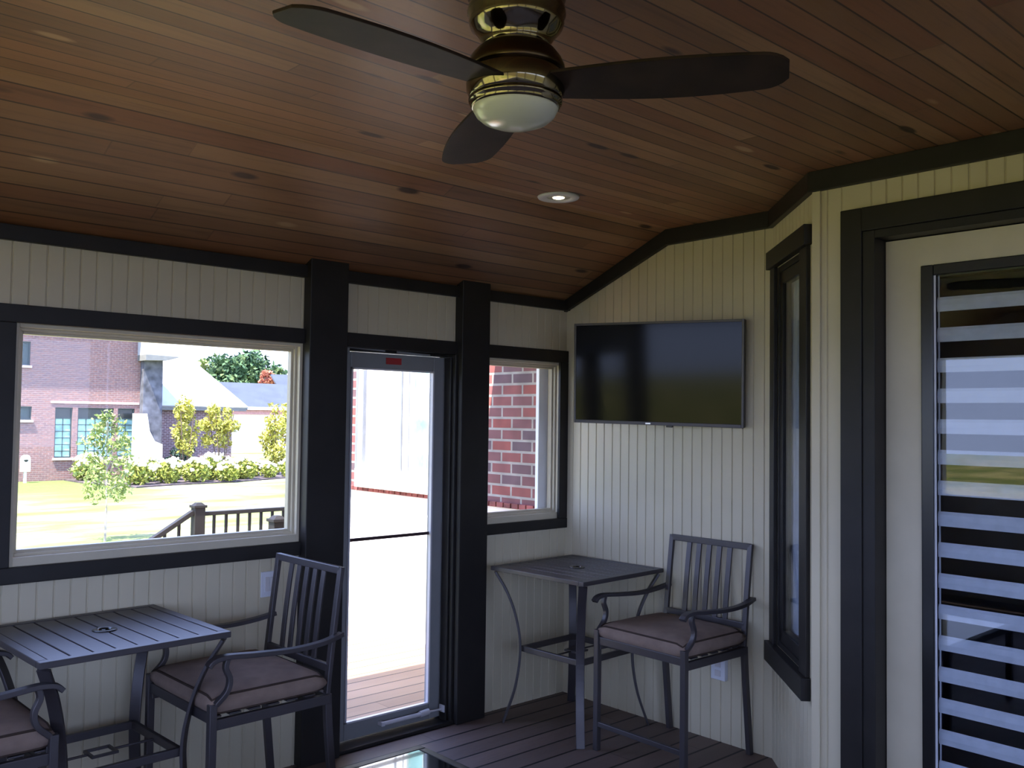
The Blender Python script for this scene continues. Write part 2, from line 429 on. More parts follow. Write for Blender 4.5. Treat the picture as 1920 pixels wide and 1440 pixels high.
# ------------------------------------------------------------------ windows
def picture_window(n, x0, x1, z0, z1, label, casing, left_in=True):
    root = thing('window_%d' % n, label, None, kind='structure')
    fr = MB(); a = .036
    def ring(y0, y1, i, o):
        fr.box(x0 + o, x0 + i, y0, y1, z0 + o, z1 - o); fr.box(x1 - i, x1 - o, y0, y1, z0 + o, z1 - o)
        fr.box(x0 + i, x1 - i, y0, y1, z1 - i, z1 - o); fr.box(x0 + i, x1 - i, y0, y1, z0 + o, z0 + i + .02)
    ring(.0, .10, .016, 0.0); ring(.028, .085, .028, .016); ring(.045, .078, .040, .028)
    fr.build('window_frame', M['almond'], root, .0015)
    g = MB(); g.box(x0 + .036, x1 - .036, .058, .062, z0 + .05, z1 - .036); g.build('pane', M['glass'], root)
    s = MB(); s.box(x0 + .04, x1 - .04, .085, .125, z0 + .01, z0 + .05); s.build('sill', M['trim'], root)
    for nm, b in casing:
        c = MB(); c.box(*b); c.build(nm, M['trim'], root, .003, label='dark painted casing board')
    return root
picture_window(1, -3.165, -1.872, 1.083, 2.058, 'large picture window overlooking the lawn and brick house',
    [('casing', (-3.30, -1.872, -.02, 0, 2.058, 2.131)), ('casing', (-3.30, -1.872, -.022, 0, 1.017, 1.083)), ('casing', (-3.30, -3.165, -.02, 0, 1.083, 2.058))])
w2 = picture_window(2, -.70, -.045, 1.083, 2.055, 'small window beside the television wall facing red brick',
    [('casing', (-.70, 0, -.02, 0, 2.055, 2.131)), ('casing', (-.70, 0, -.022, 0, 1.022, 1.083)), ('casing', (-.072, 0, -.02, 0, 1.083, 2.055))])
c = MB(); c.box(-.140, -.046, .102, .13, 1.10, 2.06); c.build('exterior_casing', M['ext_white'], w2, .003, label='white outer casing board')
picture_window(3, -5.9, -3.5, 1.083, 2.058, 'picture window farther along the window wall',
    [('casing', (-6.0, -3.4, -.02, 0, 2.058, 2.131)), ('casing', (-6.0, -3.4, -.022, 0, 1.017, 1.083)), ('casing', (-3.5, -3.4, -.02, 0, 1.083, 2.058)), ('casing', (-6.0, -5.9, -.02, 0, 1.083, 2.058))])

# slim window in the angled wall
root = thing('window_4', 'slim dark framed window in the angled wall', None, loc=(0, -1.478, 0), rz=math.atan2(-q, -q), kind='structure')
# local frame: +X along the wall away from the TV corner, +Y out of the room (behind), -Y into the room
# rz = -135 deg: local y = (q,-q) which points behind the wall
def cs(nm, *b, m='trim'):
    c = MB(); c.box(*b); return c.build(nm, M[m], root, .003)
cs('head_casing', -.0, .716, -.038, 0, 2.482, 2.572)
cs('sill', .0, .700, -.042, 0, .495, .593)
cs('casing', .012, .10, -.02, 0, .593, 2.482); cs('casing', .575, .690, -.02, 0, .593, 2.482)
c = MB()
for a, b, y0, y1 in ((.10, .125, 0, .10), (.125, .175, .006, .05), (.545, .575, 0, .10), (.515, .545, .006, .05)): c.box(a, b, y0, y1, .593, 2.48)
for a, b, y0, y1 in ((.593, .62, 0, .10), (.62, .68, .006, .05), (2.45, 2.48, 0, .10), (2.39, 2.45, .006, .05)): c.box(.125, .545, y0, y1, a, b)
c.build('sash', M['trim'], root, .002)
c = MB(); c.box(.17, .52, .012, .016, .67, 2.40); c.build('pane', M['doorglass'], root)
c = MB()
for i in range(14):
    d0, d1 = (.055, .075) if i % 2 else (.075, .055)
    c.prism([(.13 + i * .02, d0, .62), (.15 + i * .02, d1, .62), (.15 + i * .02, d1, 2.45), (.13 + i * .02, d0, 2.45)], (0, .003, 0))
cur = c.build('curtain', M['blind']); cur.matrix_world = root.matrix_basis.copy()
cur.location = (0, -1.478, 0); cur.rotation_euler = (0, 0, math.atan2(-q, -q))
tag(cur, 'pale curtain hanging behind the slim window of the angled wall', 'curtain')

# ------------------------------------------------------------------ screen door (between the posts)
root = thing('door_1', 'full glass screen door with grey aluminium frame between dark posts', None, kind='structure')
x0, x1, y0, y1 = -1.64, -.925, .06, .10
c = MB()
c.box(x0, x0 + .085, y0, y1, .025, 2.04); c.box(x1 - .085, x1, y0, y1, .025, 2.04)
c.box(x0 + .085, x1 - .085, y0, y1, 1.958, 2.04); c.box(x0 + .085, x1 - .085, y0, y1, .025, .112)
c.build('door_leaf', M['aluminium'], root, .004)
c = MB()
for b in ((x0 + .085, x0 + .095, .05, .072, .112, 1.958), (x1 - .095, x1 - .085, .05, .072, .112, 1.958), (x0 + .085, x1 - .085, .05, .072, .112, .121), (x0 + .085, x1 - .085, .05, .072, 1.949, 1.958)): c.box(*b)
c.build('glazing_bead', M['closer'], root, .001)
c = MB(); c.box(x0 + .09, x1 - .09, .078, .082, .115, 1.955); c.build('pane', M['glass'], root)
c = MB(); c.box(x0 + .09, x1 - .09, .066, .078, 1.045, 1.062); c.build('meeting_rail', M['maroon'], root, .001)
c = MB(); c.box(-1.335, -1.235, .056, .060, 1.985, 2.02); c.build('red_sticker', M['red'], root)
# pneumatic closer low on the leaf
cl = MB(); cl.tube([(-1.335, .03, .075), (-1.05, .03, .075)], .011, 12)
cl.tube([(-1.09, .03, .075), (-1.03, .03, .079)], .017, 12); cl.tube([(-1.03, .03, .077), (-.93, .025, .075)], .006, 8)
cl.box(-1.345, -1.325, .02, .06, .065, .085); cl.box(-.945, -.92, .0, .045, .062, .10)
cl.build('door_closer', M['closer'], root)
c = MB(); c.tube([(-1.60, .035, 2.062), (-1.36, .035, 2.055)], .006, 8); c.box(-1.62, -1.59, .02, .06, 2.03, 2.056); c.tube([(-1.28, .035, 2.052), (-1.06, .035, 2.046)], .007, 8)
c.build('head_track', M['aluminium'], root)
c = MB()
c.box(-1.655, -1.64, -.0, .12, 0, 2.058); c.box(-.925, -.906, -.03, .12, 0, 2.058); c.box(-.94, -.925, -.005, .05, 0, 2.04); c.box(-1.64, -.925, .04, .12, 2.044, 2.058)
c.build('jamb', M['trim'], root, .004)
c = MB(); c.box(-1.655, -.906, -.04, .13, 0, .02); c.build('threshold', M['trim'], root, .004)

# ------------------------------------------------------------------ entry door in the right foreground
root = thing('door_2', 'tall cream entry door with full glass lite and dark casing', None, kind='structure')
c = MB(); c.box(XD - .028, XD, -2.232, -2.138, 0, 2.596); c.build('casing', M['trim'], root, .004)
c = MB(); c.box(XD - .028, XD, -3.50, -3.406, 0, 2.596); c.build('casing', M['trim'], root, .004)
c = MB(); c.box(XD - .030, XD, -3.406, -2.232, 2.497, 2.596); c.build('head_casing', M['trim'], root, .004)
c = MB(); c.box(XD - .02, XD + .12, -2.285, -2.232, 0, 2.497); c.box(XD - .02, XD + .12, -3.406, -3.353, 0, 2.497); c.box(XD - .02, XD + .12, -3.353, -2.285, 2.462, 2.497)
c.build('jamb', M['trim'], root, .003)
XL = -.45
c = MB(); c.box(XL, XL + .045, -2.437, -2.288, .02, 2.458); c.box(XL, XL + .045, -3.35, -3.20, .02, 2.458)
c.box(XL, XL + .045, -3.20, -2.437, 2.34, 2.458); c.box(XL, XL + .045, -3.20, -2.437, .02, .26)
c.build('door_leaf', M['almond'], root)
c = MB()
for b in ((-2.486, -2.437, .26, 2.34), (-3.20, -3.151, .26, 2.34)): c.box(XL - .012, XL + .05, b[0], b[1], b[2], b[3])
for b in ((2.296, 2.34), (.26, .305)): c.box(XL - .012, XL + .05, -3.151, -2.486, b[0], b[1])
c.build('lite_frame', M['tvbody'], root, .004)
c = MB(); c.box(XL + .008, XL + .012, -3.155, -2.482, .30, 2.30); c.build('pane', M['doorglass'], root)
c = MB(); c.box(XL - .002, XL + .004, -2.492, -2.486, .305, 2.296); c.build('glazing_bead', M['white'], root)
# striped roller shade just inside the glass
c = MB()
for i in range(17):
    zt = .373 + .1225 * (i - 0)
    if zt > 2.33: break
    pr = [(0.0, 0.0), (.006, -.012), (.008, -.034), (.004, -.058)]
    for k in range(3):
        a, b = pr[k], pr[k + 1]
        c.prism([(XL + .03 - a[0], -3.145, zt + a[1]), (XL + .03 - a[0], -2.488, zt + a[1]), (XL + .03 - b[0], -2.488, zt + b[1]), (XL + .03 - b[0], -3.145, zt + b[1])], (.002, 0, 0))
for y in (-2.492, -3.14): c.box(XL + .031, XL + .033, y - .003, y + .003, .30, 2.30)
tag(c.build('zebra_shade', M['blind']), 'pale grey striped shade with dark see-through gaps inside the entry door glass', 'window shade')

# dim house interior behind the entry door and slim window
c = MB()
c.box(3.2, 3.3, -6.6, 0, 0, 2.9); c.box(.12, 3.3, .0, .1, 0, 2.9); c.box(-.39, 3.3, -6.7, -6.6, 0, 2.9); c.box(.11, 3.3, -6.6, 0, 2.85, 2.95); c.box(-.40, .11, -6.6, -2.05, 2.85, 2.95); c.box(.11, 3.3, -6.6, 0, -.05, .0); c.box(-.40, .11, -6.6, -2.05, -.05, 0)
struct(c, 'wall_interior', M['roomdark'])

# ------------------------------------------------------------------ television
Rz = Matrix.Rotation(.2843, 4, 'Z') @ Matrix.Rotation(-.0457, 4, 'Y') @ Matrix.Rotation(.0176, 4, 'X')
tv = thing('television', 'black flat television angled off the wall beside the small window', 'television')
tv.rotation_mode = 'XYZ'; tv.location = (-.1917, -.8639, 1.9591); tv.rotation_euler = Rz.to_euler('XYZ')
W2, H2 = .4975, .285
c = MB(); c.box(0, .035, -W2, W2, -H2, H2); c.build('housing', M['tvbody'], tv, .006, label='black plastic television casing')
c = MB()
for b in ((-W2, -W2 + .013, -H2, H2), (W2 - .013, W2, -H2, H2), (-W2 + .013, W2 - .013, H2 - .013, H2), (-W2 + .013, W2 - .013, -H2, -H2 + .019)): c.box(-.006, .004, *b)
c.build('bezel', M['metal'], tv, .002)
c = MB(); c.box(-.003, .002, -W2 + .012, W2 - .012, -H2 + .018, H2 - .012); c.build('screen', M['screen'], tv)
c = MB(); c.box(-.009, -.005, .022, .052, -H2 + .004, -H2 + .013); c.build('badge', M['silver'], tv, .001)
c = MB(); c.box(.002, .02, -.10, -.065, -H2 - .010, -H2 + .002); c.build('sensor', M['tvbody'], tv, .002)
mt = MB()
mt.box(-.012, 0, -1.02, -.82, 1.86, 2.06); mt.tube([(-.01, -.92, 1.96), (-.07, -.985, 1.96), (-.13, -.87, 1.96)], .018, wh=(.03, .05))
mm = mt.build('wall_bracket', M['metal']); tag(mm, 'dark metal wall bracket holding the television', 'bracket')
mm.hide_render = False

# ------------------------------------------------------------------ counter chair
def rail(mb, p, wh, up=(0, 0, 1)): mb.tube(p, 0, wh=wh, up=up)

def bez(pts, n=14):
    """Catmull-Rom through pts"""
    P = [Vector(p) for p in pts]; P = [P[0] * 2 - P[1]] + P + [P[-1] * 2 - P[-2]]; out = []
    for i in range(1, len(P) - 2):
        for k in range(n):
            t = k / n; a, b, c, d = P[i - 1], P[i], P[i + 1], P[i + 2]
            out.append(.5 * ((2 * b) + (c - a) * t + (2 * a - 5 * b + 4 * c - d) * t * t + (3 * b - a - 3 * c + d) * t ** 3))
    out.append(P[-2]); return out

def make_chair(name, label, loc, rz, group):
    r = thing(name, label, 'chair', loc, rz, group)
    for s in (1, -1):
        m = MB(); rail(m, [(.27, s * .28, 0), (.27, s * .28, .615)], (.030, .030), up=(1, 0, 0)); m.build('leg', M['metal'], r, .003)
    for s in (1, -1):
        m = MB(); rail(m, bez([(-.295, s * .26, 0), (-.272, s * .26, .22), (-.252, s * .26, .42), (-.245, s * .258, .55)], 6), (.026, .032), up=(1, 0, 0)); m.build('leg', M['metal'], r, .003)
    m = MB()
    for s in (1, -1): m.box(-.245, .27, s * .27 - .012, s * .27 + .012, .515, .555)
    m.box(.252, .276, -.27, .27, .540, .580); m.box(-.257, -.233, -.26, .26, .515, .555)
    for i in range(6): m.box(-.19 + i * .082, -.14 + i * .082, -.26, .26, .555, .563)
    m.build('seat_frame', M['metal'], r, .003)
    # back: stiles, top rail, lower rail and five slats
    bx = lambda z: -.243 - .062 * ((z - .52) / .55) ** 1.15 if z > .52 else -.243
    m = MB()
    for s in (1, -1): rail(m, [(bx(z), s * .255, z) for z in (.52, .62, .72, .82, .92, 1.0, 1.066)], (.028, .020), up=(1, 0, 0))
    rail(m, [(bx(1.052), -.255, 1.052), (bx(1.052), .255, 1.052)], (.020, .032)); rail(m, [(bx(.655), -.255, .655), (bx(.655), .255, .655)], (.020, .032))
    m.build('back_frame', M['metal'], r, .003)
    for k in range(5):
        y = (k - 2) * .066
        m = MB(); rail(m, [(bx(z) + .003 * math.sin((z - .655) / .4 * PI), y, z) for z in (.66, .76, .86, .96, 1.045)], (.030, .010), up=(1, 0, 0)); m.build('back_slat', M['metal'], r, .002)
    for s in (1, -1):
        m = MB(); y = s * .285
        rail(m, bez([(-.300, s * .272, .790), (-.20, y, .772), (-.06, y, .765), (.10, y, .775), (.215, y, .785), (.27, y, .778), (.292, y, .760)], 6), (.036, .018))
        rail(m, bez([(.215, y, .780), (.222, y, .745), (.205, y, .70), (.215, y, .655), (.258, s * .282, .612)], 6), (.024, .020), up=(1, 0, 0))
        m.build('armrest', M['metal'], r, .003)
    m = MB(); rail(m, [(.27, -.28, .135), (.27, .28, .135)], (.022, .026)); m.build('foot_bar', M['metal'], r, .003)
    # cushion: soft box
    m = MB(); X0, X1, Yh, zb, th = -.215, .266, .268, .566, .085
    def prof(u, v, top):
        x = X0 + (X1 - X0) * u; y = Yh * (2 * v - 1)
        e = min(1, min(u, 1 - u) * 12) ** .5 if min(u, 1 - u) < 1 / 12 else 1
        g = min(1, min(v, 1 - v) * 12) ** .5 if min(v, 1 - v) < 1 / 12 else 1
        crown = .018 * math.sin(PI * u) ** .6 * math.sin(PI * v) ** .6 if 0 < u < 1 and 0 < v < 1 else 0
        if top: return (x, y, zb + th - .012 * (2 - e - g) + crown)
        return (x, y, zb + .008 * (2 - e - g))
    n = 14
    m.grid(lambda u, v: prof(u, v, True), n, n); m.grid(lambda u, v: prof(1 - u, v, False), n, n)
    # sides, bulging
    ring = [(u / n, 0) for u in range(n)] + [(1, v / n) for v in range(n)] + [(1 - u / n, 1) for u in range(n)] + [(0, 1 - v / n) for v in range(n)]
    vs = []; L = 5
    for j in range(L):
        t = j / (L - 1); b = .014 * math.sin(PI * t)
        for u, v in ring:
            lo, hi = Vector(prof(u, v, False)), Vector(prof(u, v, True)); p = lo.lerp(hi, t)
            dx = -b if u == 0 else (b if u == 1 else 0); dy = -b if v == 0 else (b if v == 1 else 0)
            vs.append((p.x + dx, p.y + dy, p.z))
    K = len(ring)
    m.add(vs, [(j * K + i, j * K + (i + 1) % K, (j + 1) * K + (i + 1) % K, (j + 1) * K + i) for j in range(L - 1) for i in range(K)], True)
    cu = m.build('cushion', M['cushion'], r)
    m = MB()
    for top in (True, False):
        m.tube([Vector(prof(u, v, top)) for u, v in ring], .0045, 6, closed=True)
    m.build('piping', M['piping'], cu)
    return r

chair = make_chair('counter_chair', 'dark metal chair with taupe cushion, back against the wall below the television', (-.326, -1.106, 0), PI - .02, 'counter height patio chairs')
copy_tree(chair, (-2.378, -.455, 0), PI + .025, 'dark metal slat-back chair with taupe cushion, tucked at the left table beside the post', 'counter height patio chairs')
copy_tree(chair, (-3.46, -.43, 0), .03, 'dark metal chair with taupe cushion cut off by the left picture edge', 'counter height patio chairs')

# ------------------------------------------------------------------ counter tables
def make_table(label, loc, rz, group):
    r = thing('patio_table', label, 'table', loc, rz, group)
    h, H = .345, .868
    m = MB(); fw = .035
    for b in ((-h, h, -h, -h + fw), (-h, h, h - fw, h), (-h, -h + fw, -h + fw, h - fw), (h - fw, h, -h + fw, h - fw)): m.box(b[0], b[1], b[2], b[3], H - .023, H)
    n = 8; W = (2 * h - 2 * fw) / n
    for i in range(n): m.box(-h + fw + i * W + .003, -h + fw + (i + 1) * W - .003, -h + fw - .002, h - fw + .002, H - .014, H - .002)
    m.box(-h + .04, h - .04, -h + .04, h - .04, H - .02, H - .0145)
    top = m.build('tabletop', M['metal'], r, .0025)
    m = MB(); m.lathe([(.0, -.004), (.045, -.004), (.045, .001), (.040, .003), (.026, .003), (.024, -.002), (.0, -.002)], 24, (0, 0, H)); m.build('umbrella_hole_cap', M['tvbody'], top)
    for sx in (1, -1):
        for sy in (1, -1):
            pts = bez([(.325, H - .03), (.285, .74), (.245, .60), (.222, .41), (.238, .22), (.287, .0)], 7)if False else None
            prof = bez([(.325, 0, H - .03), (.276, 0, .72), (.240, 0, .58), (.222, 0, .41), (.240, 0, .20), (.287, 0, .0)], 7)
            m = MB(); m.tube([(sx * p.x, sy * p.x, p.z) for p in prof], 0, wh=(.046, .013), up=(sx, sy, .001)); m.build('leg', M['metal'], r, .003)
    m = MB(); k = .212
    for a, b in (((-k, -k), (k, -k)), ((k, -k), (k, k)), ((k, k), (-k, k)), ((-k, k), (-k, -k))): rail(m, [(*a, .41), (*b, .41)], (.020, .032))
    m.build('footrest', M['metal'], r, .003)
    m = MB(); m.tube([(-k, 0, .405), (-.045, 0, .405)], .005, 6); m.tube([(.045, 0, .405), (k, 0, .405)], .005, 6)
    for b in ((-.05, .05, -.045, -.035), (-.05, .05, .035, .045), (-.05, -.04, -.035, .035), (.04, .05, -.035, .035)): m.box(b[0], b[1], b[2], b[3], .400, .410)
    m.build('umbrella_ring', M['metal'], r)
    return r
tb = make_table('square dark metal counter table in the corner under the television', (-.372, -.462, 0), .040, 'square slatted counter tables')
copy_tree(tb, (-2.912, -.372, 0), .045, 'square dark slatted metal table under the picture window between two chairs', 'square slatted counter tables')

# low glass table poking into the bottom edge
r = thing('glass_coffee_table', 'glossy black glass table corner at the bottom edge in front of the screen door', 'table', (-2.50, -1.55, 0))
hx, hy, H = .485, .345, .45
m = MB(); m.box(-hx + .035, hx - .035, -hy + .035, hy - .035, H - .012, H - .001); m.build('glass_top', M['blackglass'], r, .002)
m = MB()
for b in ((-hx, hx, -hy, -hy + .035), (-hx, hx, hy - .035, hy), (-hx, -hx + .035, -hy + .035, hy - .035), (hx - .035, hx, -hy + .035, hy - .035)): m.box(*b, H - .04, H)
m.build('table_frame', M['trim'], r, .004)
for sx in (1, -1):
    for sy in (1, -1):
        m = MB(); m.box(sx * (hx - .02) - .018, sx * (hx - .02) + .018, sy * (hy - .02) - .018, sy * (hy - .02) + .018, 0, H - .04); m.build('leg', M['trim'], r, .003)

# ------------------------------------------------------------------ ceiling fan
r = thing('ceiling_fan', 'bronze three-blade ceiling fan with white light bowl', 'ceiling fan', (-2.62, -2.356, 0), 0)
m = MB(); m.lathe([(.10, 2.79), (.122, 2.788), (.125, 2.765), (.118, 2.752), (.124, 2.742), (.126, 2.725), (.120, 2.712), (.122, 2.705), (.118, 2.692), (.103, 2.676), (.092, 2.660), (.088, 2.648), (.088, 2.636)][::-1], 48); m.build('canopy', M['brass'], r)
m = MB(); m.lathe([(.088, 2.640), (.102, 2.628), (.116, 2.610), (.124, 2.592), (.126, 2.580), (.122, 2.576)][::-1], 48); m.build('upper_housing', M['bronze'], r, label='brushed bronze dome')
m = MB(); m.lathe([(.118, 2.577), (.121, 2.572), (.123, 2.560), (.126, 2.544), (.125, 2.530), (.119, 2.514), (.116, 2.508)][::-1], 48); m.build('motor_band', M['brass'], r)
m = MB(); m.lathe([(.117, 2.510), (.120, 2.504), (.118, 2.497), (.113, 2.495), (.114, 2.489), (.110, 2.484), (.105, 2.486)][::-1], 48); m.build('trim_ring', M['brass'], r)
m = MB(); m.lathe([(.0001, 2.436), (.030, 2.4375), (.060, 2.443), (.085, 2.453), (.100, 2.466), (.108, 2.480), (.109, 2.488), (.10, 2.49)], 48); m.build('light_bowl', M['opal'], r)
def blade(az):
    m = MB(); n = 40; L0, L1 = .10, .665
    ca, sa = math.cos(az), math.sin(az); vs = []; fs = []
    for i in range(n + 1):
        t = i / n; rr = L0 + (L1 - L0) * t
        wl = .066 + .034 * math.sin(t * PI * .9); wt = .066 + .022 * math.sin(t * PI * .9)
        if t > .9:
            k = math.sqrt(max(0.02, 1 - ((t - .9) / .1) ** 2 * .75)); wl *= k; wt *= k
        for s, e in ((-wt, 1), (wl, 1), (wl, -1), (-wt, -1)):
            z = 2.538 - s * math.tan(math.radians(8)) - .012 * t + e * .004
            vs.append((rr * ca - s * sa, rr * sa + s * ca, z))
    for i in range(n):
        for k in range(4):
            k2 = (k + 1) % 4; fs.append((i * 4 + k, (i + 1) * 4 + k, (i + 1) * 4 + k2, i * 4 + k2))
    fs.append((0, 1, 2, 3)); fs.append((n * 4 + 3, n * 4 + 2, n * 4 + 1, n * 4)); m.add(vs, fs)
    m.build('blade', M['blade'], r, .002)
for k in range(3): blade(math.radians(-42.4 - 16 + 120 * k))

# recessed ceiling light
r = thing('recessed_light', 'round recessed ceiling light near the fold of the wood ceiling', 'recessed light', (-1.0, -.905, ZC))
m = MB(); m.lathe([(.060, -.002), (.062, -.010), (.100, -.008), (.104, -.001), (.10, .0)], 40); m.build('trim_ring', M['white'], r)
m = MB(); m.lathe([(.0001, -.004), (.03, -.005), (.06, -.003), (.06, -.001)], 32); m.build('baffle', M['opal'], r)
m = MB(); m.lathe([(.0001, -.008), (.026, -.008), (.03, -.005), (.0302, -.004)], 24); m.build('lamp', emit('warm_lamp_glow', (1.0, .80, .55), 6.0), r)

# outlet and switch plate
r = thing('switch_plate', 'white switch plate on the wall behind the left chair back', 'switch plate', (-2.03, 0, .893))
m = MB(); m.box(-.042, .042, -.007, 0, -.060, .060); m.build('plate', M['white'], r, .002)
m = MB(); m.box(-.022, .0, -.011, -.006, -.034, .034); m.box(.004, .026, -.011, -.006, -.034, .034); m.build('rocker', M['closer'], r, .001)
r = thing('wall_outlet', 'white outlet box low on the television wall behind the right chair', 'outlet', (0, -1.17, .39))
m = MB(); m.box(-.03, 0, -.045, .045, -.06, .06); m.build('cover', M['white'], r, .004)
m = MB(); m.box(-.032, -.029, -.018, .018, -.04, -.008); m.box(-.032, -.029, -.018, .018, .008, .04); m.build('socket', M['closer'], r, .001)

# ------------------------------------------------------------------ outside: own house, deck, railings
m = MB(); m.box(.10, .22, .0, 2.63, 1.12, 5.0); struct(m, 'wall_exterior', M['ext_brick'], label='red clinker brick house wall outside')
m = MB(); m.box(.10, .22, .0, 2.63, -1.1, 1.085); m.box(.19, 6.0, 2.53, 2.63, -1.1, 5.0); struct(m, 'wall_foundation', M['lime'])
m = MB()
for i in range(34): m.box(.07, .11, .06 + i * .0756, .06 + i * .0756 + .066, 1.087, 1.122)
k = M['ext_brick']; struct(m, 'trim_9', pbr('rowlock_brick', (.22, .06, .05), .85, var=.3, scale=8), .003, 'brick sill course outside')
r = thing('window_5', 'white framed patio window of the house seen through the screen door', None, kind='structure')
m = MB()
for b in ((1.42, 1.50, 1.26, 2.75), (2.40, 2.47, 1.26, 2.75), (1.70, 1.83, 1.26, 2.75)): m.box(.05, .12, b[0], b[1], b[2], b[3])
m.box(.03, .12, 1.42, 2.47, 1.12, 1.27); m.box(.05, .12, 1.42, 2.47, 2.62, 2.75); m.build('window_frame', M['ext_white'], r, .004)
m = MB(); m.box(.075, .10, 1.85, 2.38, 1.27, 2.62); m.build('shade', M['ext_white'], r, label='white blind behind the patio window')
m = MB(); m.box(.07, .10, 1.50, 1.70, 1.27, 2.62); m.build('pane', M['tealglass'], r)
m = MB()
for a, b in ((2.462, 2.49), (1.832, 1.85), (1.735, 1.742), (2.375, 2.383)): m.box(.045, .105, a, b, 1.268, 2.62)
m.build('gasket', M['gasket'], r)

m = MB(); m.box(-2.6, .10, .14, 2.28, -.06, -.02); m.box(-.76, 1.2, 2.28, 4.0, -.06, -.02) if False else m.box(-.76, .6, 2.64, 4.0, -.06, -.02); m.box(-.76, .10, 2.28, 2.64, -.06, -.02)
m.box(-2.6, .1, .14, .16, -.2, -.06); m.box(-2.6, -2.58, .14, 2.28, -.25, -.06); m.box(-2.58, -.76, 2.26, 2.28, -.25, -.06)
struct(m, 'floor_deck', M['deck'], label='sunlit brown deck outside the screen door')
m = MB()
for i in range(5): m.box(-.80 - .28 * (i + 1), -.76 - .28 * i, 2.34, 3.82, -.26 - .18 * i, -.20 - .18 * i)
struct(m, 'floor_stairs', M['deck'])
def post(mb, x, y, z0, z1, w=.047):
    mb.box(x - w, x + w, y - w, y + w, z0, z1 - .045); mb.box(x - w - .012, x + w + .012, y - w - .012, y + w + .012, z1 - .045, z1 - .022)
    mb.hexa([(x - w, y - w, z1 - .022), (x + w, y - w, z1 - .022), (x + w, y + w, z1 - .022), (x - w, y + w, z1 - .022), (x - w * .5, y - w * .5, z1), (x + w * .5, y - w * .5, z1), (x + w * .5, y + w * .5, z1), (x - w * .5, y + w * .5, z1)])
r = thing('deck_railing', 'dark deck railing with newel post outside the picture window', 'railing', (-.673, 3.9, -.02))
m = MB(); post(m, 0, 0, 0, .935); m.build('newel_post', M['railing'], r, .003)
m = MB(); m.box(.045, 1.25, -.03, .03, .815, .85); m.build('top_rail', M['railing'], r, .004)
m = MB(); m.box(.045, 1.25, -.02, .02, .10, .14); m.build('bottom_rail', M['railing'], r, .004)
for i in range(10): m = MB(); m.box(.15 + i * .115 - .011, .15 + i * .115 + .011, -.011, .011, .14, .815); m.build('baluster', M['railing'], r)
r = thing('stair_railing', 'sloping dark stair railing descending left from the newel post', 'railing', (-.7345, 3.9, -.02))
m = MB(); m.tube([(0.012, 0, .85), (0, 0, .845), (-1.35, 0, .02)], 0, wh=(.06, .04)); m.build('top_rail', M['railing'], r, .004)
m = MB(); m.tube([(0, 0, .12), (-1.35, 0, -.70)], 0, wh=(.04, .04)); m.build('bottom_rail', M['railing'], r, .004)
for i in range(10): m = MB(); x = -.11 - i * .125; m.box(x - .011, x + .011, -.011, .011, .13 + x * .611, .83 + x * .611); m.build('baluster', M['railing'], r)
r = thing('stair_post_railing', 'shorter dark railing post with bright cap nearer the picture window', 'railing', (-.81, 2.2, -.02))
m = MB(); post(m, 0, 0, 0, .975); m.build('newel_post', M['railing'], r, .003)
m = MB(); m.tube([(-.045, 0, .85), (-1.35, 0, .06)], 0, wh=(.07, .045)); m.build('top_rail', M['closer'], r, .004)  # pale finish puts sunlight into the colour of this dark rail
for i in range(9): m = MB(); x = -.15 - i * .13; m.box(x - .011, x + .011, -.011, .011, .13 + x * .611, .83 + x * .611); m.build('baluster', M['railing'], r)

# ------------------------------------------------------------------ outside: lawn, planting, neighbours
LZ = -1.2
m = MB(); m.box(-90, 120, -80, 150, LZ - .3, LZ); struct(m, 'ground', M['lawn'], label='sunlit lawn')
m = MB()
bed = [(8.3, 37.9), (8.4, 35.2), (9.3, 32.3), (11.3, 32.9), (13.8, 33.2), (16.5, 34.2), (19.5, 35.6), (21, 37.5), (18, 38.5), (13.5, 39.0), (12.2, 37.9)]
m.prism([(x, y, LZ) for x, y in bed], (0, 0, .06)); struct(m, 'ground_bed', M['mulch'], label='dark mulched planting bed')

rng = random.Random(7)
def leaves(mb, c, rad, n, size, shell=.55):
    for _ in range(n):
        while True:
            p = Vector((rng.uniform(-1, 1), rng.uniform(-1, 1), rng.uniform(-1, 1)))
            if shell < p.length < 1: break
        p = Vector((c[0] + p.x * rad[0], c[1] + p.y * rad[1], c[2] + p.z * rad[2]))
        a = Vector((rng.gauss(0, 1), rng.gauss(0, 1), rng.gauss(0, 1))).normalized()
        b = a.cross(Vector((rng.gauss(0, 1), rng.gauss(0, 1), rng.gauss(0, 1)))).normalized()
        s = size * rng.uniform(.6, 1.25)
        mb.add([p - a * s, p - b * s * .45, p + a * s, p + b * s * .45], [(0, 1, 2, 3)])

# young tree on the lawn
r = thing('young_tree', 'young yellow-green tree with thin pale trunk alone on the lawn', 'tree', (3.18, 17.6, LZ))
m = MB(); m.tube(bez([(0, 0, 0), (.01, 0, .9), (-.01, .01, 1.8), (.0, 0, 2.75)], 5), .028, 8, taper=[1 - i / 15 * .7 for i in range(16)])
for k in range(9):
    z = 1.1 + k * .17; a = k * 2.4; L = .42 - .03 * k
    m.tube([(0, 0, z), (L * .6 * math.cos(a), L * .6 * math.sin(a), z + .18), (L * math.cos(a), L * math.sin(a), z + .42)], .009, 5)
m.build('trunk', M['bark'], r)
m = MB()
for k in range(64):
    t = rng.random(); z = .95 + t * 1.9; R = .76 * math.sin(PI * (.16 + .80 * t)) ** .8 * (1 - .35 * t); a = rng.uniform(0, 2 * PI); d = R * math.sqrt(rng.random())
    leaves(m, (d * math.cos(a), d * math.sin(a), z), (.17, .17, .17), 26, .06, .1)
m.build('foliage', M['lf_young'], r)

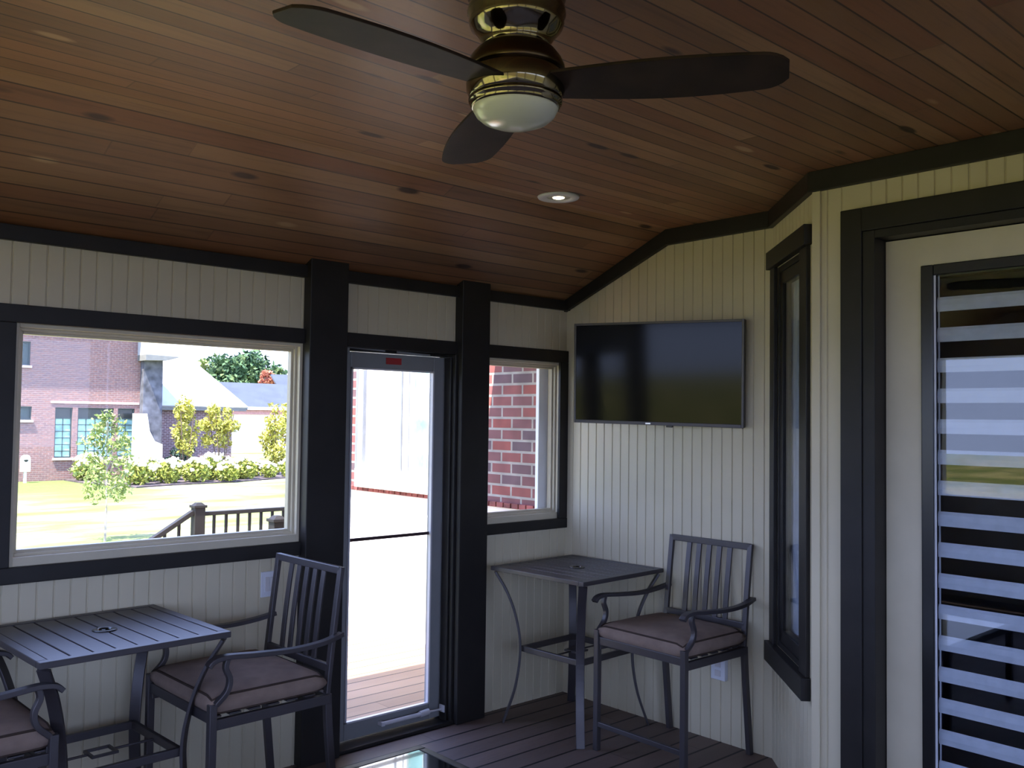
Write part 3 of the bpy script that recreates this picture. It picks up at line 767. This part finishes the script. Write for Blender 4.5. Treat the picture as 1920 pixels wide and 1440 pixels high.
# hydrangeas along the bed
def make_hydrangea(name, seed, nf):
    r = thing(name, '', 'shrub', (0, 0, 0), 0, 'white flowering hydrangeas in the planting bed')
    m = MB()
    for k in range(7):
        a = k * 2.4; m.tube([(0, 0, 0), (.25 * math.cos(a), .25 * math.sin(a), .45), (.42 * math.cos(a), .42 * math.sin(a), .85)], .012, 5)
    m.build('stem', M['bark_dark'], r)
    m = MB(); leaves(m, (0, 0, .52), (.66, .66, .56), 420, .13, .3); nl = len(m.f)
    for k in range(nf):
        a = rng.uniform(0, 2 * PI); ph = rng.uniform(.05, 1.35); R = .68
        c = (R * math.cos(a) * math.sin(ph), R * math.sin(a) * math.sin(ph), .5 + .62 * math.cos(ph))
        for j in range(5): m.ball((c[0] + rng.gauss(0, .045), c[1] + rng.gauss(0, .045), c[2] + rng.gauss(0, .035)), rng.uniform(.05, .08), 6, 4)
    o = m.build('foliage', M['lf_hyd'], r); o.data.materials.append(M['fl_white'])
    o.data.polygons.foreach_set('material_index', [0] * nl + [1] * (len(m.f) - nl))
    return r
hyd = [((8.95, 36.8), 1.0, 'pale flowering hydrangea standing alone at the left end of the bed by the brick wall'),
       ((9.75, 33.3), .9, 'lime green hydrangea behind the young tree trunk at the bed corner'),
       ((10.55, 34.9), 1.0, 'cream hydrangea in front of the flared stone buttress'),
       ((11.0, 33.55), .85, 'low leafy hydrangea at the mulch edge right of the young tree'),
       ((11.95, 35.3), .85, 'hydrangea below the gap between buttress and golden shrub'),
       ((12.25, 33.6), .9, 'front row hydrangea under the left golden shrub'),
       ((13.3, 34.6), 1.0, 'tall white hydrangea between the two golden shrubs'),
       ((13.55, 33.4), .75, 'front row hydrangea under the right golden shrub'),
       ((15.95, 35.75), .8, 'creamy hydrangea right of the golden shrubs in the back row'),
       ((14.75, 34.3), .9, 'front row hydrangea left of the round lone ball of blooms'),
       ((16.1, 34.55), .62, 'small round ball of cream blooms at the mulch edge'),
       ((15.0, 37.6), .9, 'hydrangea farthest back, right behind the broad golden shrub'),
       ((16.15, 37.4), .75, 'hydrangea farthest back, left of the tall yellow shrub'),
       ((17.3, 34.85), .75, 'hydrangea below the tall yellow shrub near the window edge')]
h0 = None
for i, ((x, y), s, lab) in enumerate(hyd):
    if h0 is None:
        h0 = make_hydrangea('hydrangea_bush', 1, 26); o = h0; o.location = (x, y, LZ + .03); o['label'] = lab
    else: o = copy_tree(h0, (x, y, LZ + .03), i * 1.7, lab)
    o.scale = (s, s, s)

def make_shrub(name, label, cat, loc, rad, zc, n, mat, stems=5, size=.1, clumps=26):
    r = thing(name, label, cat, loc)
    m = MB()
    for k in range(stems):
        a = k * 2.4 + .5; R = rad[0] * .6
        m.tube([(.04 * math.cos(a), .04 * math.sin(a), 0), (R * .5 * math.cos(a), R * .5 * math.sin(a), zc * .6), (R * math.cos(a), R * math.sin(a), zc + rad[2] * .5)], .022, 5)
    m.build('stem', M['bark_dark'], r)
    m = MB()
    for k in range(clumps):
        while True:
            p = Vector((rng.uniform(-1, 1), rng.uniform(-1, 1), rng.uniform(-1, 1)))
            if p.length < 1: break
        leaves(m, (p.x * rad[0] * .85, p.y * rad[1] * .85, zc + p.z * rad[2] * .85), (rad[0] * .28, rad[1] * .28, rad[2] * .22), n // clumps, size, .0)
    m.build('foliage', M[mat], r); return r
make_shrub('golden_shrub', 'golden shrub nearest the grey stone buttress, with loose shoots on top', 'shrub', (12.75, 36.0, LZ), (.74, .55, 1.5), 2.3, 1400, 'lf_gold', size=.10)
make_shrub('golden_shrub', 'broad golden multi-stem shrub in front of the low brick wing', 'shrub', (14.45, 36.0, LZ), (1.0, .7, 1.35), 2.25, 1800, 'lf_gold', size=.10)
make_shrub('tall_yellow_shrub', 'tall yellow-green shrub at the right edge of the picture window', 'shrub', (17.5, 36.3, LZ), (.95, .8, 1.75), 2.0, 1700, 'lf_gold', size=.11, clumps=34)
make_shrub('dark_evergreen', 'dark green evergreen bush beside the stone buttress base', 'shrub', (13.2, 37.6, LZ), (.75, .6, .75), .85, 900, 'lf_dark', size=.09)

# neighbour's brick house
YH = 38.0
bh = thing('brick_house', 'large pinkish brick house with stone buttress beyond the lawn', 'house', (11.77, YH, LZ))
def pl(x, y, z): return (x - 11.77, y - YH, z - LZ)
def bxh(mb, x0, x1, y0, y1, z0, z1): mb.box(x0 - 11.77, x1 - 11.77, y0 - YH, y1 - YH, z0 - LZ, z1 - LZ)
m = MB()
wins = [(7.90, 8.60, -.23, 1.92), (8.82, 10.32, -.23, 1.92), (10.5, 11.24, -.23, 1.92), (5.9, 6.98, 1.38, 1.94), (5.6, 6.86, 3.66, 4.66)]
xs = sorted({-6.0, 11.77} | {a for w_ in wins for a in w_[:2]}); zs = sorted({LZ, 6.5} | {a for w_ in wins for a in w_[2:]})
for i in range(len(xs) - 1):
    for j in range(len(zs) - 1):
        cx, cz = (xs[i] + xs[i + 1]) / 2, (zs[j] + zs[j + 1]) / 2
        if not any(a < cx < b and c_ < cz < d_ for a, b, c_, d_ in wins): bxh(m, xs[i], xs[i + 1], YH, YH + .3, zs[j], zs[j + 1])
bxh(m, 11.47, 11.77, YH + .3, YH + 9, LZ, 6.5)
m.build('brick_wall', M['h_brick'], bh)
m = MB(); m.prism([pl(-7, YH - .62, 6.40), pl(-7, YH - .62, 6.62), pl(-7, YH + 5, 6.95), pl(-7, YH + 10, 6.5), pl(-7, YH + 9, 6.40)], (19.3, 0, 0)); m.build('roof', M['h_roof'], bh)
m = MB()
bxh(m, 7.72, 11.42, YH - .03, YH, 2.10, 2.20); m.build('lintel', M['h_sill'], bh)
for a, b, c_, d_ in wins:
    f = MB(); e = .05
    bxh(f, a, a + e, YH + .08, YH + .16, c_, d_); bxh(f, b - e, b, YH + .08, YH + .16, c_, d_); bxh(f, a + e, b - e, YH + .08, YH + .16, c_, c_ + e); bxh(f, a + e, b - e, YH + .08, YH + .16, d_ - e, d_)
    if d_ - c_ > 2:
        bxh(f, a + e, b - e, YH + .08, YH + .16, d_ - .48, d_ - .43)
        nc = 2 if b - a < 1 else 4
        for k in range(1, nc): bxh(f, a + (b - a) * k / nc - .015, a + (b - a) * k / nc + .015, YH + .10, YH + .15, c_, d_ - .45)
        for k in range(1, 6): bxh(f, a + e, b - e, YH + .10, YH + .15, c_ + (d_ - .45 - c_) * k / 6 - .015, c_ + (d_ - .45 - c_) * k / 6 + .015)
    fo = f.build('window', M['h_frame'], bh)
    p = MB(); bxh(p, a + e, b - e, YH + .13, YH + .14, c_ + e, d_ - (.45 if d_ - c_ > 2 else e)); p.build('pane', M['h_pane'] if d_ - c_ > 2 else M['h_frame'], fo)
    if d_ - c_ > 2: p = MB(); bxh(p, a + e, b - e, YH + .13, YH + .14, d_ - .43, d_ - e); p.build('transom_pane', pbr('dark_transom_glass', (.03, .035, .03), .2), fo)
    p = MB(); bxh(p, a - .06, b + .06, YH - .08, YH + .08, c_ - .10, c_); p.build('window_sill', M['h_sill'], bh)
# flared stone buttress, its sun and shade put into pale and dark stone colours
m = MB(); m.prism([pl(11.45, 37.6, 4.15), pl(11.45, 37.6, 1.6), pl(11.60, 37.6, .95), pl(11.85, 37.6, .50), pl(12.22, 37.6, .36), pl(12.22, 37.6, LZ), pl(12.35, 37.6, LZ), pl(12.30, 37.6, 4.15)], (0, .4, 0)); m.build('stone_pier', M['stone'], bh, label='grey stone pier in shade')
m = MB(); m.prism([pl(10.98, 37.25, 1.71), pl(10.98, 37.25, LZ), pl(12.25, 37.25, LZ), pl(12.25, 37.25, .33), pl(11.90, 37.25, .47), pl(11.66, 37.25, .92), pl(11.52, 37.25, 1.71)], (0, .3, 0)); m.build('buttress', M['lime'], bh, label='white sunlit flared buttress')
m = MB(); m.prism([pl(11.3, 37.0, 4.34), pl(12.9, 37.0, 4.30), pl(11.77, 37.0, 5.25), pl(11.3, 37.0, 5.3)], (0, 3, 0)); m.build('porch_roof', M['h_roof'], bh)
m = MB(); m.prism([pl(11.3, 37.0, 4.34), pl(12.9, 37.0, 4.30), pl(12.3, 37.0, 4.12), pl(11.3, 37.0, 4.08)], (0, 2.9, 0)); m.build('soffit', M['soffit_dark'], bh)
# low wing with big pale hip roof
m = MB(); bxh(m, 12.3, 17.0, 40.3, 40.6, LZ, 2.0); bxh(m, 16.7, 17.0, 40.6, 48, LZ, 2.0); m.build('wing_wall', M['h_brick2'], bh)
m = MB(); m.prism([pl(12.0, 39.9, 2.12), pl(17.7, 39.9, 2.10), pl(16.0, 43.6, 4.79), pl(12.0, 43.6, 4.79)], (0, .12, -.12)); m.prism([pl(17.7, 39.9, 2.10), pl(17.7, 49, 2.10), pl(16.0, 45, 4.79), pl(16.0, 43.6, 4.79)], (-.05, 0, -.12)); m.build('wing_roof', M['h_roof'], bh)
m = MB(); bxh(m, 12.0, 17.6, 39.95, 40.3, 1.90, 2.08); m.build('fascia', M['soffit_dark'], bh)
m = MB(); bxh(m, 12.75, 12.95, 40.22, 40.3, 1.15, 1.5); m.build('wall_lamp', M['h_pane'], bh)

# meter by the brick wall
r = thing('utility_meter', 'small white utility meter on a post by the brick house', 'meter', (6.62, 37.3, LZ))
m = MB(); m.box(-.05, .05, -.05, .05, 0, .5); m.build('post', M['white'], r); m = MB(); m.box(-.18, .18, -.1, .1, .45, 1.0); m.ball((0, -.02, 1.02), (.19, .14, .14), 10, 6); m.build('meter_box', M['ext_white'], r, .02)
m = MB(); m.ball((0, -.10, .95), (.09, .04, .09), 10, 6); m.build('dial', M['slotdark'], r)

# farther house with slate roof
fh = thing('distant_house', 'distant white house with slate blue roof behind the yellow shrub', 'house', (29, 62, LZ))
def pf(x, y, z): return (x - 29, y - 62, z - LZ)
m = MB(); m.box(23 - 29, 36 - 29, .3, 8, 0, 2.2 - LZ); m.build('wall', M['lime'], fh)
m = MB(); m.prism([pf(22.5, 62, 2.32), pf(37, 62, 2.32), pf(37, 66.5, 4.35), pf(24.5, 66.5, 4.35)], (0, .1, -.1)); m.prism([pf(33.6, 66.6, 4.2), pf(40, 66.6, 4.2), pf(40, 68.5, 5.4), pf(33.9, 68.5, 5.25)], (0, .1, -.1)); m.build('roof', M['far_roof'], fh)
m = MB(); m.box(22.5 - 29, 37 - 29, -.1, .1, 2.12 - LZ, 2.34 - LZ); m.build('gutter', M['ext_white'], fh)
m = MB(); m.box(23 - 29, 36 - 29, .2, .3, 1.75 - LZ, 2.12 - LZ); m.build('frieze', M['pink_band'], fh)
m = MB(); m.prism([pf(33.0, 61.2, 2.1), pf(35.6, 61.2, 2.1), pf(35.6, 61.2, 4.1)], (0, 3.5, 0)); m.build('gable', M['pink_band'], fh)

# trees on the skyline
def big_tree(name, label, loc, rad, zc, n, mat, size, clumps=60):
    r = thing(name, label, 'tree', loc)
    m = MB(); m.tube([(0, 0, 0), (.1, 0, zc * .5), (0, 0, zc + rad[2] * .3)], .28, 8, taper=[1, .8, .4])
    for k in range(5):
        a = k * 1.3; m.tube([(0, 0, zc * .5), (rad[0] * .4 * math.cos(a), rad[1] * .4 * math.sin(a), zc), (rad[0] * .6 * math.cos(a), rad[1] * .6 * math.sin(a), zc + rad[2] * .4)], .10, 6)
    m.build('trunk', M['bark_dark'], r)
    m = MB()
    for k in range(clumps):
        while True:
            p = Vector((rng.uniform(-1, 1), rng.uniform(-1, 1), rng.uniform(-1, 1)))
            if .3 < p.length < 1: break
        leaves(m, (p.x * rad[0] * .86, p.y * rad[1] * .86, zc + p.z * rad[2] * .86), (rad[0] * .24, rad[1] * .24, rad[2] * .24), n // clumps, size, .2)
    m.build('foliage', M[mat], r); return r
big_tree('shade_tree', 'big round green tree rising behind the rooftops', (40.2, 86, LZ), (5.0, 4, 3.4), 6.4, 7000, 'lf_tree', .36, 110)
big_tree('light_green_tree', 'light green tree left of the big round tree behind the pale roof', (40.0, 96, LZ), (2.8, 2.5, 2.3), 6.9, 2200, 'lf_light', .32, 30)
big_tree('russet_tree', 'small russet tree in front of the big green tree', (38.5, 78, LZ), (1.1, 1.0, 1.3), 6.0, 700, 'lf_red', .26, 18)
big_tree('low_green_tree', 'low dark green tree at the right behind the slate roof', (51.5, 99, LZ), (4.2, 3, 2.2), 6.4, 2000, 'lf_tree', .34, 36)

# ------------------------------------------------------------------ light
wd = bpy.data.worlds.new('sky'); scene.world = wd; wd.use_nodes = True
nt = wd.node_tree; bg = nt.nodes['Background']
tc = nt.nodes.new('ShaderNodeTexCoord'); sp = nt.nodes.new('ShaderNodeSeparateXYZ'); nt.links.new(tc.outputs['Generated'], sp.inputs[0])
rp = nt.nodes.new('ShaderNodeValToRGB'); nt.links.new(sp.outputs[2], rp.inputs[0])
e = rp.color_ramp.elements; e[0].position = 0.0; e[0].color = (.70, .86, 1.36, 1); e[1].position = .7; e[1].color = (.55, .76, 1.50, 1)
nt.links.new(rp.outputs[0], bg.inputs[0]); bg.inputs[1].default_value = 4.2
sun = bpy.data.lights.new('sun', 'SUN'); sun.energy = 27.0; sun.angle = .012; sun.color = (1.0, .95, .86)
so = bpy.data.objects.new('sun', sun); COL.objects.link(so); so.location = (-10, -3, 20)
so.rotation_euler = Vector((.42, .167, -1)).to_track_quat('-Z', 'Y').to_euler()

# ------------------------------------------------------------------ camera
cam = bpy.data.cameras.new('camera'); co = bpy.data.objects.new('camera', cam); COL.objects.link(co)
F, YAW, PIT, ROLL = 1721.479, .74052, .03771, .01329
fw = Vector((math.sin(YAW) * math.cos(PIT), math.cos(YAW) * math.cos(PIT), math.sin(PIT)))
rt = Vector((math.cos(YAW), -math.sin(YAW), 0)); up = rt.cross(fw)
r2 = rt * math.cos(ROLL) + up * math.sin(ROLL); u2 = up * math.cos(ROLL) - rt * math.sin(ROLL)
mw = Matrix((r2, u2, -fw)).transposed().to_4x4(); mw.translation = (-4.17077, -4.05378, 1.69992)
co.matrix_world = mw
cam.sensor_width = 36; cam.lens = 36 * F / 1920; cam.clip_start = .05; cam.clip_end = 500
scene.camera = co

scene.cycles.use_denoising = True
scene.cycles.max_bounces = 10; scene.cycles.diffuse_bounces = 6; scene.cycles.transparent_max_bounces = 16
scene.cycles.sample_clamp_indirect = 6
scene.view_settings.view_transform = 'Standard'; scene.view_settings.look = 'None'; scene.view_settings.exposure = 0.0
